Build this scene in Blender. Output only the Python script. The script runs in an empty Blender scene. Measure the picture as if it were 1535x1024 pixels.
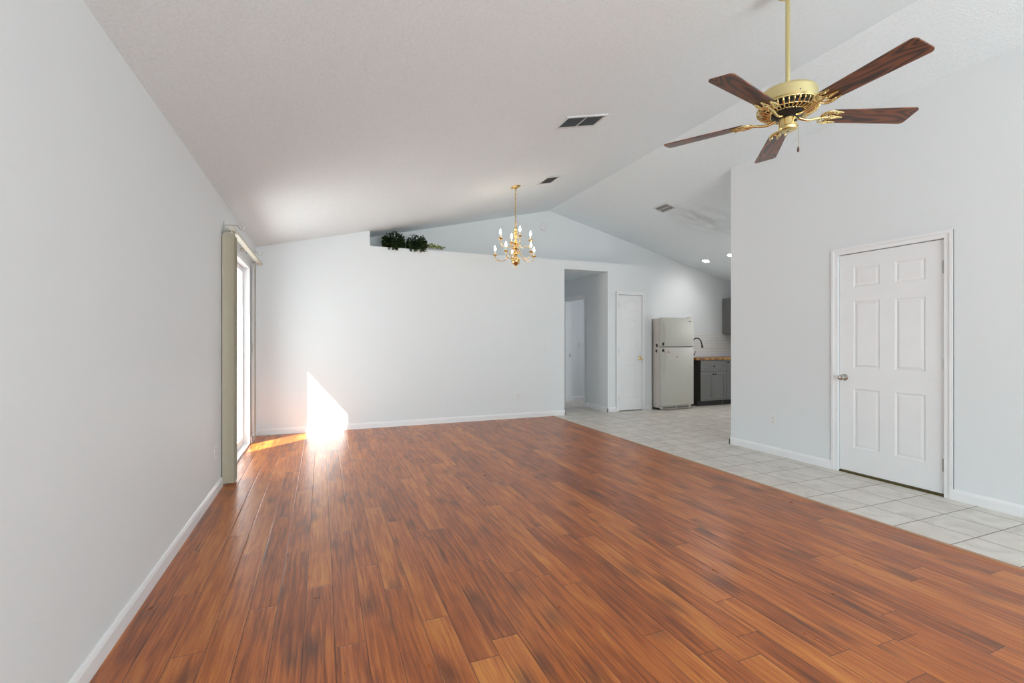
import bpy, bmesh, math, random
from mathutils import Vector, Matrix
random.seed(7)
PI = math.pi
sc = bpy.context.scene
COL = sc.collection

# ------------------------------------------------------------------ camera
W, H = 1535, 1024
F_PX = 704.8
CAM_H = 1.23
YAW = math.radians(22.032)
cam_d = bpy.data.cameras.new('camera')
cam_d.sensor_fit = 'HORIZONTAL'; cam_d.sensor_width = 36.0
cam_d.lens = F_PX / W * 36.0
cam_d.shift_y = -(512 - 510.8) / W
cam_d.clip_start = 0.05; cam_d.clip_end = 200
cam = bpy.data.objects.new('camera', cam_d); COL.objects.link(cam)
cam.location = (0, 0, CAM_H)
cam.rotation_euler = (PI / 2, 0, -YAW)
sc.camera = cam

# ------------------------------------------------------------------ world, sun, daylight, added fill lamps
sc.view_settings.view_transform = 'Standard'
sc.view_settings.look = 'None'
sc.view_settings.gamma = 1.0
sc.view_settings.use_curve_mapping = False
sc.view_settings.exposure = -0.04
wd = bpy.data.worlds.new('sky'); sc.world = wd; wd.use_nodes = True
bg = wd.node_tree.nodes['Background']
bg.inputs[0].default_value = (0.88, 0.96, 1.0, 1); bg.inputs[1].default_value = 2.4

def add_light(name, kind, loc, rot, energy, color=(1, 1, 1), **kw):
    d = bpy.data.lights.new(name, kind); d.energy = energy; d.color = color
    for k, v in kw.items(): setattr(d, k, v)
    o = bpy.data.objects.new(name, d); COL.objects.link(o)
    o.location = loc; o.rotation_euler = rot
    return o
def look_rot(direction):
    return Vector(direction).to_track_quat('-Z', 'Y').to_euler()
SUN_AZ = math.radians(47.0); SUN_EL = math.radians(41.0)
sun_dir = (math.sin(SUN_AZ) * math.cos(SUN_EL), math.cos(SUN_AZ) * math.cos(SUN_EL), -math.sin(SUN_EL))
add_light('sun', 'SUN', (-6, -2, 8), look_rot(sun_dir), 27.0, (1.0, 0.97, 0.93), angle=math.radians(0.6))
# daylight through the big windows of the wall behind the camera
add_light('daylight_rear', 'AREA', (1.9, -4.30, 1.45), look_rot((0, 1, 0.03)), 22, (0.84, 0.965, 0.985), shape='RECTANGLE', size=4.2, size_y=1.9)
# added fill lamp at the rear window, tilted up to brighten the ceiling
add_light('ceiling_fill_rear', 'AREA', (1.9, -4.15, 0.95), look_rot((0, 0.6, 1)), 325, (0.83, 0.965, 0.99), shape='RECTANGLE', size=4.0, size_y=0.7)
add_light('bedroom_fill', 'AREA', (6.4, 8.0, 1.4), look_rot((-1, 0, 0)), 9, (0.95, 0.97, 1.0), shape='RECTANGLE', size=0.8, size_y=1.0)  # added fill, no window here; brightens the room off the hallway
# daylight through the sliding door; added fill lamp at a made-up kitchen window
add_light('daylight_door', 'AREA', (-1.02, 5.5, 1.05), look_rot((1, 0, 0)), 18, (0.86, 0.965, 1.0), shape='RECTANGLE', size=1.6, size_y=1.9)
add_light('kitchen_fill', 'AREA', (8.0, 5.2, 1.6), look_rot((-1, 0, 0)), 26, (1.0, 0.97, 0.94), shape='RECTANGLE', size=1.3, size_y=1.0)

# ------------------------------------------------------------------ helpers
def srgb(r, g, b):
    f = lambda c: (c / 255 / 12.92) if c / 255 <= 0.04045 else ((c / 255 + 0.055) / 1.055) ** 2.4
    return (f(r), f(g), f(b), 1)

class NT:
    def __init__(s, name):
        s.m = bpy.data.materials.new(name); s.m.use_nodes = True
        s.t = s.m.node_tree; s.p = s.t.nodes['Principled BSDF']; s.out = s.t.nodes['Material Output']
    def n(s, kind, **kw):
        o = s.t.nodes.new(kind)
        for k, v in kw.items(): setattr(o, k, v)
        return o
    def l(s, a, b): s.t.links.new(a, b)
    def set(s, node, name, v):
        if hasattr(v, 'links'): s.l(v, node.inputs[name])
        else: node.inputs[name].default_value = v
    def math(s, op, a, b=0.0, c=None):
        o = s.n('ShaderNodeMath', operation=op)
        s.set(o, 0, a); s.set(o, 1, b)
        if c is not None: s.set(o, 2, c)
        return o.outputs[0]
    def pos(s):
        g = s.n('ShaderNodeNewGeometry'); return g.outputs['Position']
    def obj(s):
        g = s.n('ShaderNodeTexCoord'); return g.outputs['Object']
    def xyz(s, v):
        o = s.n('ShaderNodeSeparateXYZ'); s.l(v, o.inputs[0]); return o.outputs
    def comb(s, x, y, z):
        o = s.n('ShaderNodeCombineXYZ'); s.set(o, 0, x); s.set(o, 1, y); s.set(o, 2, z); return o.outputs[0]
    def noise(s, vec, scale, detail=2.0, rough=0.5, dist=0.0):
        o = s.n('ShaderNodeTexNoise'); s.l(vec, o.inputs['Vector'])
        o.inputs['Scale'].default_value = scale; o.inputs['Detail'].default_value = detail
        o.inputs['Roughness'].default_value = rough; o.inputs['Distortion'].default_value = dist
        return o.outputs[0]
    def scalev(s, vec, sx, sy, sz):
        o = s.n('ShaderNodeVectorMath', operation='MULTIPLY'); s.l(vec, o.inputs[0]); o.inputs[1].default_value = (sx, sy, sz)
        return o.outputs[0]
    def addv(s, a, b):
        o = s.n('ShaderNodeVectorMath', operation='ADD'); s.l(a, o.inputs[0]); s.l(b, o.inputs[1]); return o.outputs[0]
    def ramp(s, fac, stops):
        o = s.n('ShaderNodeValToRGB'); s.l(fac, o.inputs[0]); e = o.color_ramp.elements
        while len(e) < len(stops): e.new(0.5)
        for i, (p, c) in enumerate(stops): e[i].position = p; e[i].color = c
        return o.outputs[0]
    def mix(s, fac, a, b, blend='MIX'):
        o = s.n('ShaderNodeMix', data_type='RGBA', blend_type=blend)
        s.set(o, 0, fac)
        for i, v in ((6, a), (7, b)):
            if hasattr(v, 'links'): s.l(v, o.inputs[i])
            else: o.inputs[i].default_value = v
        return o.outputs[2]
    def bump(s, h, strength, dist, normal=None):
        o = s.n('ShaderNodeBump'); s.l(h, o.inputs['Height'])
        o.inputs['Strength'].default_value = strength; o.inputs['Distance'].default_value = dist
        if normal is not None: s.l(normal, o.inputs['Normal'])
        return o.outputs[0]

def simple(name, col, rough=0.5, metal=0.0, bump=None, spec=0.5, coat=0.0):
    t = NT(name); p = t.p
    # slight procedural variation so nothing is a dead flat colour
    v = t.noise(t.obj(), 6.0, 3.0)
    c2 = tuple(x * 0.93 for x in col[:3]) + (1,)
    t.l(t.mix(v, col, c2), p.inputs['Base Color'])
    p.inputs['Roughness'].default_value = rough; p.inputs['Metallic'].default_value = metal
    p.inputs['Specular IOR Level'].default_value = spec
    p.inputs['Coat Weight'].default_value = coat
    if bump:
        t.l(t.bump(t.noise(t.obj(), bump[0], 3.0), bump[1], bump[2]), p.inputs['Normal'])
    return t.m
def emis(name, col, strength):
    t = NT(name)
    t.p.inputs['Base Color'].default_value = col
    t.p.inputs['Emission Color'].default_value = col
    t.p.inputs['Emission Strength'].default_value = strength
    return t.m

def new_obj(name, bm, mat, parent=None, smooth=False, angle=35):
    me = bpy.data.meshes.new(name)
    bmesh.ops.recalc_face_normals(bm, faces=bm.faces[:])
    bm.to_mesh(me); bm.free()
    o = bpy.data.objects.new(name, me); COL.objects.link(o)
    mats = mat if isinstance(mat, (list, tuple)) else [mat]
    for m in mats: me.materials.append(m)
    if smooth:
        me.shade_smooth() if hasattr(me, 'shade_smooth') else None
        try:
            me.set_sharp_from_angle(angle=math.radians(angle))
        except Exception: pass
    if parent: o.parent = parent
    return o
def tag(o, label=None, cat=None, group=None, kind=None):
    if label: o['label'] = label
    if cat: o['category'] = cat
    if group: o['group'] = group
    if kind: o['kind'] = kind
    return o
def struct(name, bm, mat, label, cat, smooth=False):
    return tag(new_obj(name, bm, mat, None, smooth), label, cat, kind='structure')
def empty(name, loc, label, cat, group=None, kind=None, rz=0):
    o = bpy.data.objects.new(name, None); COL.objects.link(o); o.location = loc; o.rotation_euler = (0, 0, rz)
    o.empty_display_size = 0.1
    return tag(o, label, cat, group, kind)
def copy_tree(o, parent=None):
    c = o.copy(); COL.objects.link(c)
    if parent: c.parent = parent
    for ch in list(o.children): copy_tree(ch, c)
    return c
def BM(): return bmesh.new()
def box(bm, x0, x1, y0, y1, z0, z1, bev=0.0, mi=0):
    vs = [bm.verts.new(p) for p in [(x0, y0, z0), (x1, y0, z0), (x1, y1, z0), (x0, y1, z0), (x0, y0, z1), (x1, y0, z1), (x1, y1, z1), (x0, y1, z1)]]
    fs = [bm.faces.new([vs[i] for i in q]) for q in [(0, 3, 2, 1), (4, 5, 6, 7), (0, 1, 5, 4), (1, 2, 6, 5), (2, 3, 7, 6), (3, 0, 4, 7)]]
    for f in fs: f.material_index = mi
    if bev > 0:
        es = list({e for f in fs for e in f.edges})
        bmesh.ops.bevel(bm, geom=es, offset=bev, segments=2, profile=0.6, affect='EDGES')
    return vs
def prism(bm, pts, axis, a, b):
    """polygon pts extruded along axis ('x','y','z') between a and b"""
    def mk(p, t):
        if axis == 'y': return (p[0], t, p[1])
        if axis == 'x': return (t, p[0], p[1])
        return (p[0], p[1], t)
    A = [bm.verts.new(mk(p, a)) for p in pts]; B = [bm.verts.new(mk(p, b)) for p in pts]
    bm.faces.new(A); bm.faces.new(B[::-1])
    n = len(pts)
    for i in range(n): bm.faces.new([A[i], A[(i + 1) % n], B[(i + 1) % n], B[i]])
def lathe(bm, prof, c=(0, 0, 0), seg=24, mat=None, cap=True):
    """prof: [(r,z)...] around Z, mat: Matrix applied after"""
    rings = []
    for r, z in prof:
        if r < 1e-5: rings.append([bm.verts.new((c[0], c[1], c[2] + z))])
        else: rings.append([bm.verts.new((c[0] + r * math.cos(2 * PI * k / seg), c[1] + r * math.sin(2 * PI * k / seg), c[2] + z)) for k in range(seg)])
    for a, b in zip(rings[:-1], rings[1:]):
        for k in range(seg):
            k2 = (k + 1) % seg
            if len(a) == 1 and len(b) == 1: continue
            if len(a) == 1: bm.faces.new([a[0], b[k2], b[k]])
            elif len(b) == 1: bm.faces.new([a[k], a[k2], b[0]])
            else: bm.faces.new([a[k], a[k2], b[k2], b[k]])
    if cap and len(rings[0]) > 1: bm.faces.new(rings[0][::-1])
    if cap and len(rings[-1]) > 1: bm.faces.new(rings[-1])
    vs = [v for r in rings for v in r]
    if mat is not None: bmesh.ops.transform(bm, matrix=mat, verts=vs)
    return vs
def tube(bm, pts, r, seg=8, closed=False):
    pts = [Vector(p) for p in pts]; n = len(pts)
    rs = r if isinstance(r, (list, tuple)) else [r] * n
    rings = []; up = None
    for i, p in enumerate(pts):
        a = pts[(i - 1) % n] if (closed or i > 0) else p
        b = pts[(i + 1) % n] if (closed or i < n - 1) else p
        t = (b - a).normalized()
        if up is None:
            up = Vector((0, 0, 1)) if abs(t.z) < 0.9 else Vector((1, 0, 0))
        x = t.cross(up)
        if x.length < 1e-4: x = t.cross(Vector((0, 1, 0)))
        x.normalize(); y = x.cross(t).normalized(); up = y
        rings.append([bm.verts.new(p + (x * math.cos(2 * PI * k / seg) + y * math.sin(2 * PI * k / seg)) * rs[i]) for k in range(seg)])
    m = n if closed else n - 1
    for i in range(m):
        a, b = rings[i], rings[(i + 1) % n]
        for k in range(seg):
            k2 = (k + 1) % seg
            bm.faces.new([a[k], a[k2], b[k2], b[k]])
    if not closed:
        bm.faces.new(rings[0][::-1]); bm.faces.new(rings[-1])
def smoothpts(pts, n=6):
    """Catmull-Rom through pts"""
    P = [Vector(p) for p in pts]; P = [2 * P[0] - P[1]] + P + [2 * P[-1] - P[-2]]
    out = []
    for i in range(1, len(P) - 2):
        for k in range(n):
            t = k / n
            out.append(0.5 * ((2 * P[i]) + (-P[i - 1] + P[i + 1]) * t + (2 * P[i - 1] - 5 * P[i] + 4 * P[i + 1] - P[i + 2]) * t * t + (-P[i - 1] + 3 * P[i] - 3 * P[i + 1] + P[i + 2]) * t ** 3))
    out.append(P[-2]); return out

# ------------------------------------------------------------------ materials
def wall_mat(name, col):
    t = NT(name)
    t.l(t.mix(t.noise(t.pos(), 1.3, 3.0), col, tuple(c * 0.985 for c in col[:3]) + (1,)), t.p.inputs['Base Color'])
    t.p.inputs['Roughness'].default_value = 0.55; t.p.inputs['Specular IOR Level'].default_value = 0.25
    t.l(t.bump(t.noise(t.pos(), 120.0, 4.0, 0.6), 0.10, 0.003), t.p.inputs['Normal'])
    return t.m
M_WALL = wall_mat('white_wall_paint', (0.762, 0.785, 0.798, 1))
M_TRIM = simple('white_trim_paint', (0.86, 0.86, 0.87, 1), 0.3)
M_DOOR = simple('white_door_paint', (0.85, 0.85, 0.86, 1), 0.35)
def ceiling_mat():
    t = NT('popcorn_ceiling'); P = t.pos()
    n1 = t.noise(P, 85.0, 3.0, 0.62); n2 = t.noise(P, 190.0, 2.0, 0.5)
    h = t.math('ADD', t.math('MULTIPLY', n1, 0.8), t.math('MULTIPLY', n2, 0.4))
    base = t.mix(t.ramp(n1, [(0.36, (0, 0, 0, 1)), (0.62, (1, 1, 1, 1))]), (0.79, 0.85, 0.88, 1), (0.85, 0.91, 0.94, 1))
    # sooty dust blown onto the ceiling beside the kitchen register
    x, y, z = t.xyz(P)[0:3]
    dx = t.math('DIVIDE', t.math('SUBTRACT', x, 5.45), 0.75); dy = t.math('DIVIDE', t.math('SUBTRACT', y, 5.55), 0.5)
    d = t.math('SQRT', t.math('ADD', t.math('MULTIPLY', dx, dx), t.math('MULTIPLY', dy, dy)))
    fall = t.math('SUBTRACT', 1.0, d); fall = t.math('MAXIMUM', fall, 0.0)
    st = t.math('MULTIPLY', fall, t.ramp(t.noise(t.scalev(P, 1.6, 4.0, 1.0), 1.8, 5.0), [(0.40, (0, 0, 0, 1)), (0.62, (1, 1, 1, 1))]))
    t.l(t.mix(t.math('MULTIPLY', st, 0.6), base, (0.45, 0.45, 0.45, 1)), t.p.inputs['Base Color'])
    t.p.inputs['Roughness'].default_value = 0.9; t.p.inputs['Specular IOR Level'].default_value = 0.1
    t.l(t.bump(h, 0.5, 0.008), t.p.inputs['Normal'])
    return t.m
M_CEIL = ceiling_mat()

PLANK = 0.119
def wood_floor_mat():
    t = NT('handscraped_laminate'); P = t.pos(); x, y, z = t.xyz(P)[0:3]
    xr = t.math('DIVIDE', t.math('ADD', x, 0.189), PLANK)
    row = t.math('FLOOR', xr); fx = t.math('FRACT', xr)
    wn = t.n('ShaderNodeTexWhiteNoise', noise_dimensions='1D'); t.l(row, wn.inputs['W'])
    yo = t.math('DIVIDE', t.math('ADD', y, t.math('MULTIPLY', wn.outputs['Value'], 7.3)), 1.21)
    cl = t.math('FLOOR', yo); fy = t.math('FRACT', yo)
    wc = t.n('ShaderNodeTexWhiteNoise', noise_dimensions='3D'); t.l(t.comb(row, cl, 3.1), wc.inputs['Vector'])
    rnd = wc.outputs['Value']; rc = t.xyz(wc.outputs['Color'])
    # joints: distance to edges in metres
    ex = t.math('MULTIPLY', t.math('MINIMUM', fx, t.math('SUBTRACT', 1.0, fx)), PLANK)
    ey = t.math('MULTIPLY', t.math('MINIMUM', fy, t.math('SUBTRACT', 1.0, fy)), 1.21)
    e = t.math('MINIMUM', ex, ey)
    joint = t.math('LESS_THAN', e, 0.0011)
    jh = t.math('SMOOTH_MIN', t.math('DIVIDE', e, 0.006), 1.0, 0.2)
    off = t.comb(t.math('MULTIPLY', rc[0], 31.0), t.math('MULTIPLY', rc[1], 17.0), t.math('MULTIPLY', rc[2], 9.0))
    Q = t.addv(P, off)
    grain = t.noise(t.scalev(Q, 70, 3.0, 1), 1.0, 5.0, 0.62, 0.5)
    broad = t.noise(t.scalev(Q, 14, 1.5, 1), 1.0, 3.0, 0.55, 1.2)
    blotch = t.noise(t.scalev(Q, 7, 2.6, 1), 1.0, 2.0, 0.5, 0.4)
    vor = t.n('ShaderNodeTexVoronoi', feature='F1', voronoi_dimensions='2D'); t.l(t.scalev(Q, 9.0, 3.6, 0.2), vor.inputs['Vector']); vor.inputs['Scale'].default_value = 0.42
    knot = t.ramp(t.math('ADD', vor.outputs['Distance'], t.math('MULTIPLY', t.math('SUBTRACT', grain, 0.5), 0.22)), [(0.03, (1, 1, 1, 1)), (0.20, (0, 0, 0, 1))])
    v = t.math('ADD', t.math('MULTIPLY', grain, 0.64), t.math('ADD', t.math('MULTIPLY', broad, 0.24), t.math('MULTIPLY', blotch, 0.20)))
    v = t.math('ADD', v, t.math('MULTIPLY', t.math('SUBTRACT', rnd, 0.5), 0.13))
    col = t.ramp(v, [(0.32, srgb(80, 36, 12)), (0.46, srgb(142, 70, 20)), (0.56, srgb(180, 96, 32)), (0.70, srgb(208, 132, 58))])
    col = t.mix(t.math('MULTIPLY', knot, 0.6), col, srgb(66, 32, 16))
    col = t.mix(t.math('MULTIPLY', rc[1], 0.22), col, srgb(150, 72, 34))
    col = t.mix(joint, col, srgb(34, 18, 12))
    t.l(col, t.p.inputs['Base Color'])
    rip = t.noise(t.scalev(Q, 18, 7, 1), 1.0, 2.0, 0.5, 0.3)
    rough = t.math('ADD', 0.24, t.math('MULTIPLY', rip, 0.14))
    t.l(rough, t.p.inputs['Roughness'])
    t.p.inputs['Specular IOR Level'].default_value = 0.7
    hh = t.math('ADD', t.math('MULTIPLY', grain, 0.35), t.math('ADD', t.math('MULTIPLY', rip, 1.0), t.math('MULTIPLY', jh, 1.2)))
    t.l(t.bump(hh, 0.32, 0.0025), t.p.inputs['Normal'])
    return t.m
M_WOOD = wood_floor_mat()

def tile_mat():
    t = NT('beige_floor_tile'); P = t.pos(); x, y, z = t.xyz(P)[0:3]
    G = 0.306
    xr = t.math('DIVIDE', t.math('SUBTRACT', x, 4.398 - 3 * G), G); yr = t.math('DIVIDE', t.math('SUBTRACT', y, 4.083 - 40 * G), G)
    fx = t.math('FRACT', xr); fy = t.math('FRACT', yr)
    wc = t.n('ShaderNodeTexWhiteNoise', noise_dimensions='3D'); t.l(t.comb(t.math('FLOOR', xr), t.math('FLOOR', yr), 1.7), wc.inputs['Vector'])
    rnd = wc.outputs['Value']; rc = t.xyz(wc.outputs['Color'])
    ex = t.math('MINIMUM', fx, t.math('SUBTRACT', 1.0, fx)); ey = t.math('MINIMUM', fy, t.math('SUBTRACT', 1.0, fy))
    e = t.math('MULTIPLY', t.math('MINIMUM', ex, ey), G)
    grout = t.math('LESS_THAN', e, 0.0030)
    off = t.comb(t.math('MULTIPLY', rc[0], 11.0), t.math('MULTIPLY', rc[1], 7.0), 0.0)
    m = t.noise(t.addv(P, off), 5.0, 5.0, 0.6, 0.8)
    col = t.ramp(m, [(0.3, srgb(196, 188, 178)), (0.5, srgb(214, 208, 199)), (0.7, srgb(226, 221, 213))])
    col = t.mix(t.math('MULTIPLY', rnd, 0.30), col, srgb(210, 196, 188))
    col = t.mix(grout, col, t.mix(t.noise(P, 3.0), srgb(84, 72, 64), srgb(112, 98, 86)))
    t.l(col, t.p.inputs['Base Color'])
    t.p.inputs['Roughness'].default_value = 0.42
    jh = t.math('MINIMUM', t.math('DIVIDE', e, 0.006), 1.0)
    t.l(t.bump(t.math('ADD', jh, t.math('MULTIPLY', m, 0.3)), 0.4, 0.002), t.p.inputs['Normal'])
    return t.m
M_TILE = tile_mat()
def wood_mat(name, c1, c2, axis_scale, rough=0.35, scale=1.0, coat=0.0, rings=10.0):
    t = NT(name); Q = t.obj()
    n = t.noise(t.scalev(Q, *axis_scale), scale, 1.5, 0.45, 0.3)
    w = t.math('SINE', t.math('MULTIPLY', n, rings * 2 * PI))
    fine = t.noise(t.scalev(Q, axis_scale[0] * 3, axis_scale[1] * 14, axis_scale[2]), 1.0, 4.0, 0.6, 0.2)
    v = t.math('ADD', t.math('MULTIPLY', t.math('ADD', w, 1.0), 0.27), t.math('MULTIPLY', fine, 0.5))
    t.l(t.ramp(v, [(0.25, c1), (0.75, c2)]), t.p.inputs['Base Color'])
    t.p.inputs['Roughness'].default_value = rough; t.p.inputs['Coat Weight'].default_value = coat; t.p.inputs['Coat Roughness'].default_value = 0.06
    return t.m
M_BLADE = wood_mat('walnut_blade', srgb(46, 20, 6), srgb(120, 66, 34), (2.0, 9.5, 1), 0.35, 1.0, 0.25)
M_BUTCHER = wood_mat('butcher_block', srgb(120, 78, 30), srgb(176, 130, 70), (1.5, 16, 1), 0.4)
M_BRASS = simple('polished_brass', (0.84, 0.66, 0.30, 1), 0.16, 1.0)
M_BRASS_P = simple('pale_lacquered_brass', (0.80, 0.70, 0.36, 1), 0.30, 1.0)
M_GOLD = simple('gold_chandelier_brass', (0.86, 0.60, 0.26, 1), 0.14, 1.0)
M_BLACK = simple('black_plastic', (0.012, 0.012, 0.014, 1), 0.4)
M_NICKEL = simple('satin_nickel', (0.55, 0.53, 0.50, 1), 0.22, 1.0)
M_STEEL = simple('hinge_steel', (0.42, 0.41, 0.40, 1), 0.35, 1.0)
M_GREYVENT = simple('grey_return_slats', (0.34, 0.34, 0.345, 1), 0.6)
M_VENTW = simple('white_register_enamel', (0.74, 0.74, 0.74, 1), 0.5)
M_PLATE = simple('white_switch_plastic', (0.80, 0.80, 0.80, 1), 0.35)
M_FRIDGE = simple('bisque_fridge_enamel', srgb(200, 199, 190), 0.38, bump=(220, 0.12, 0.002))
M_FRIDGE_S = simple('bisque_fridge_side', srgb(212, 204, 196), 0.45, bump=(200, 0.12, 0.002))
M_GASKET = simple('grey_gasket', (0.13, 0.13, 0.12, 1), 0.7)
M_CAB = simple('grey_cabinet_paint', srgb(118, 118, 117), 0.42)
M_CAB_SHADE = simple('shaded_cabinet_side', (0.03, 0.03, 0.028, 1), 0.6)  # near-black side, shade of the gap beside the fridge put into its colour
M_TOE = simple('dark_toe_kick', (0.05, 0.05, 0.045, 1), 0.6)
M_BLIND = simple('beige_vinyl_slat', srgb(178, 168, 148), 0.5)
M_RAIL = simple('cream_headrail', srgb(206, 202, 186), 0.4)
M_BRONZE = simple('dark_threshold_metal', srgb(92, 80, 48), 0.4, 0.6)
M_THRESH = simple('reducer_strip_laminate', srgb(176, 130, 98), 0.3)
M_CONC = simple('patio_concrete', (0.62, 0.60, 0.57, 1), 0.9)
M_BULB = emis('candle_bulb_glow', (1.0, 0.86, 0.66, 1), 26.0)
M_LED = emis('recessed_led_glow', (1.0, 0.98, 0.95, 1), 30.0)
M_IVORY = simple('ivory_candle_sleeve', (0.82, 0.78, 0.66, 1), 0.4)
M_LOGO = simple('dark_badge', (0.08, 0.08, 0.09, 1), 0.3)
M_STICK = simple('brown_sticker', srgb(120, 84, 74), 0.5)
M_STICKW = simple('pale_sticker', srgb(216, 200, 196), 0.5)
def subway_mat():
    t = NT('white_subway_tile'); P = t.pos(); x, y, z = t.xyz(P)[0:3]
    b = t.n('ShaderNodeTexBrick'); t.l(t.comb(x, z, 0.0), b.inputs['Vector'])
    b.inputs['Color1'].default_value = (0.80, 0.81, 0.81, 1); b.inputs['Color2'].default_value = (0.84, 0.84, 0.84, 1)
    b.inputs['Mortar'].default_value = (0.56, 0.56, 0.56, 1); b.inputs['Scale'].default_value = 1.0
    b.inputs['Mortar Size'].default_value = 0.0022; b.inputs['Brick Width'].default_value = 0.152; b.inputs['Row Height'].default_value = 0.0535
    t.l(b.outputs['Color'], t.p.inputs['Base Color'])
    t.p.inputs['Roughness'].default_value = 0.15
    t.l(t.bump(t.math('SUBTRACT', 1.0, b.outputs['Fac']), 0.5, 0.002), t.p.inputs['Normal'])
    return t.m
M_SUBWAY = subway_mat()
def glass_mat():
    t = NT('clear_pane_glass')
    tr = t.n('ShaderNodeBsdfTransparent'); gl = t.n('ShaderNodeBsdfGlossy'); gl.inputs['Roughness'].default_value = 0.02
    fr = t.n('ShaderNodeFresnel'); fr.inputs['IOR'].default_value = 1.45
    mx = t.n('ShaderNodeMixShader'); gb = t.n('ShaderNodeNewGeometry'); t.l(t.math('MULTIPLY', fr.outputs[0], t.math('SUBTRACT', 1.0, gb.outputs['Backfacing'])), mx.inputs[0]); t.l(tr.outputs[0], mx.inputs[1]); t.l(gl.outputs[0], mx.inputs[2])
    t.l(mx.outputs[0], t.out.inputs['Surface'])
    return t.m
M_GLASS = glass_mat()
def leaf_mat(name, a, b):
    t = NT(name)
    g = t.n('ShaderNodeNewGeometry')
    t.l(t.ramp(g.outputs['Random Per Island'], [(0.0, a), (0.75, b), (1.0, tuple(min(1, c * 1.9) for c in b[:3]) + (1,))]), t.p.inputs['Base Color'])
    t.p.inputs['Roughness'].default_value = 0.5
    return t.m
M_LEAF = leaf_mat('ivy_leaf', srgb(14, 22, 10), srgb(46, 66, 28))
M_LEAF2 = leaf_mat('pale_ivy_leaf', srgb(70, 84, 34), srgb(150, 158, 104))
M_STEM = simple('brown_vine', srgb(60, 50, 28), 0.7)
M_BASKET = simple('dark_wicker', srgb(44, 34, 24), 0.8, bump=(60, 0.8, 0.01))

# ------------------------------------------------------------------ room geometry
XL, XT, XR, YB, YG = -0.789, 3.491, 4.532, 6.881, 7.37
ZC, LEDGE = 2.442, 2.564
RX, RZ = 3.68, 3.50
XK = 7.92
def zceil(x): return ZC + (RZ - ZC) / (RX - XL) * (x - XL) if x < RX else RZ - 0.25 * (x - RX)
YREAR = -4.2
E_ = 0.004   # how far walls stop below the ceiling skin

bm = BM(); box(bm, XL - 0.14, XT - 0.018, YREAR - 0.12, YB + 0.1, -0.1, 0.0)
struct('floor', bm, M_WOOD, 'glossy reddish brown hand-scraped plank floor across the living room', 'floor')
bm = BM(); box(bm, XT + 0.018, XK + 0.12, YREAR - 0.12, 8.62, -0.1, 0.0); box(bm, 2.9, XT + 0.018, YB + 0.1, 8.62, -0.1, 0.0)
struct('floor', bm, M_TILE, 'square beige ceramic tile floor along the right wall and in the kitchen', 'floor')
bm = BM(); prism(bm, [(XT - 0.018, -0.1), (XT + 0.018, -0.1), (XT + 0.018, 0.001), (XT + 0.012, 0.006), (XT - 0.010, 0.006), (XT - 0.018, 0.001)], 'y', YREAR - 0.12, YB)
struct('trim_1', bm, M_THRESH, 'narrow wooden reducer strip where the plank floor meets the beige tiles', 'floor trim')

bm = BM()
pts = [(XL - 0.14, zceil(XL - 0.14)), (RX, RZ), (XK + 0.12, zceil(XK + 0.12)), (XK + 0.12, zceil(XK + 0.12) + 0.12), (RX, RZ + 0.12), (XL - 0.14, zceil(XL - 0.14) + 0.12)]
prism(bm, pts, 'y', YREAR - 0.12, YG + 0.12)
struct('ceiling', bm, M_CEIL, 'white textured vaulted ceiling rising to a ridge over the room', 'ceiling')
bm = BM(); box(bm, 3.56, 4.69, YB + 0.12, 8.62, 2.422, 2.46); box(bm, 4.69, 6.6, YG + 0.12, 8.62, 2.422, 2.46)
struct('ceiling', bm, M_CEIL, 'low flat ceiling of the hallway seen through the opening', 'ceiling')

# left wall with the sliding-door opening
DY0, DY1, DZ = 4.66, 6.345, 2.12
bm = BM()
top = lambda x: zceil(x) - 0.0
prism(bm, [(XL - 0.14, 0), (XL, 0), (XL, top(XL)), (XL - 0.14, top(XL - 0.14))], 'y', YREAR - 0.12, DY0)
prism(bm, [(XL - 0.14, 0), (XL, 0), (XL, top(XL)), (XL - 0.14, top(XL - 0.14))], 'y', DY1, YG + 0.12)
prism(bm, [(XL - 0.14, DZ), (XL, DZ), (XL, top(XL)), (XL - 0.14, top(XL - 0.14))], 'y', DY0, DY1)
struct('wall_left', bm, M_WALL, 'long white left wall with the sliding patio door at its far end', 'wall')

# back wall: full height left of X=.628, ledge height right of it, hallway opening, closet doorway
def seg(bm, x0, x1, z0, z1=None, y0=YB, y1=YB + 0.12):
    if z1 is None: prism(bm, [(x0, z0), (x1, z0), (x1, zceil(x1)), (x0, zceil(x0))], 'y', y0, y1)
    else: box(bm, x0, x1, y0, y1, z0, z1)
CX0, CX1, CDZ = 4.785, 5.285, 2.035
bm = BM()
seg(bm, XL, 0.628, 0); seg(bm, 0.628, 3.719, 0, LEDGE)
seg(bm, 3.719, 4.562, 2.42, LEDGE); seg(bm, 4.562, CX0 , 0, LEDGE); seg(bm, CX0, CX1, CDZ, LEDGE); seg(bm, CX1, 5.486, 0, LEDGE)
box(bm, 0.628, 5.486, YB + 0.12, YG, 2.47, LEDGE)              # shelf of the ledge
box(bm, 5.386, 5.486, YB + 0.12, YG, 0, 2.47)                    # closet side
box(bm, CX0, CX1, YB + 0.06, YB + 0.12, 0, CDZ)                 # behind closet door
box(bm, 0.52, 0.628, YB + 0.12, YG, 2.47, 2.74)
struct('wall_back', bm, M_WALL, 'white back wall with plant ledge on top and hallway opening', 'wall')

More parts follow.
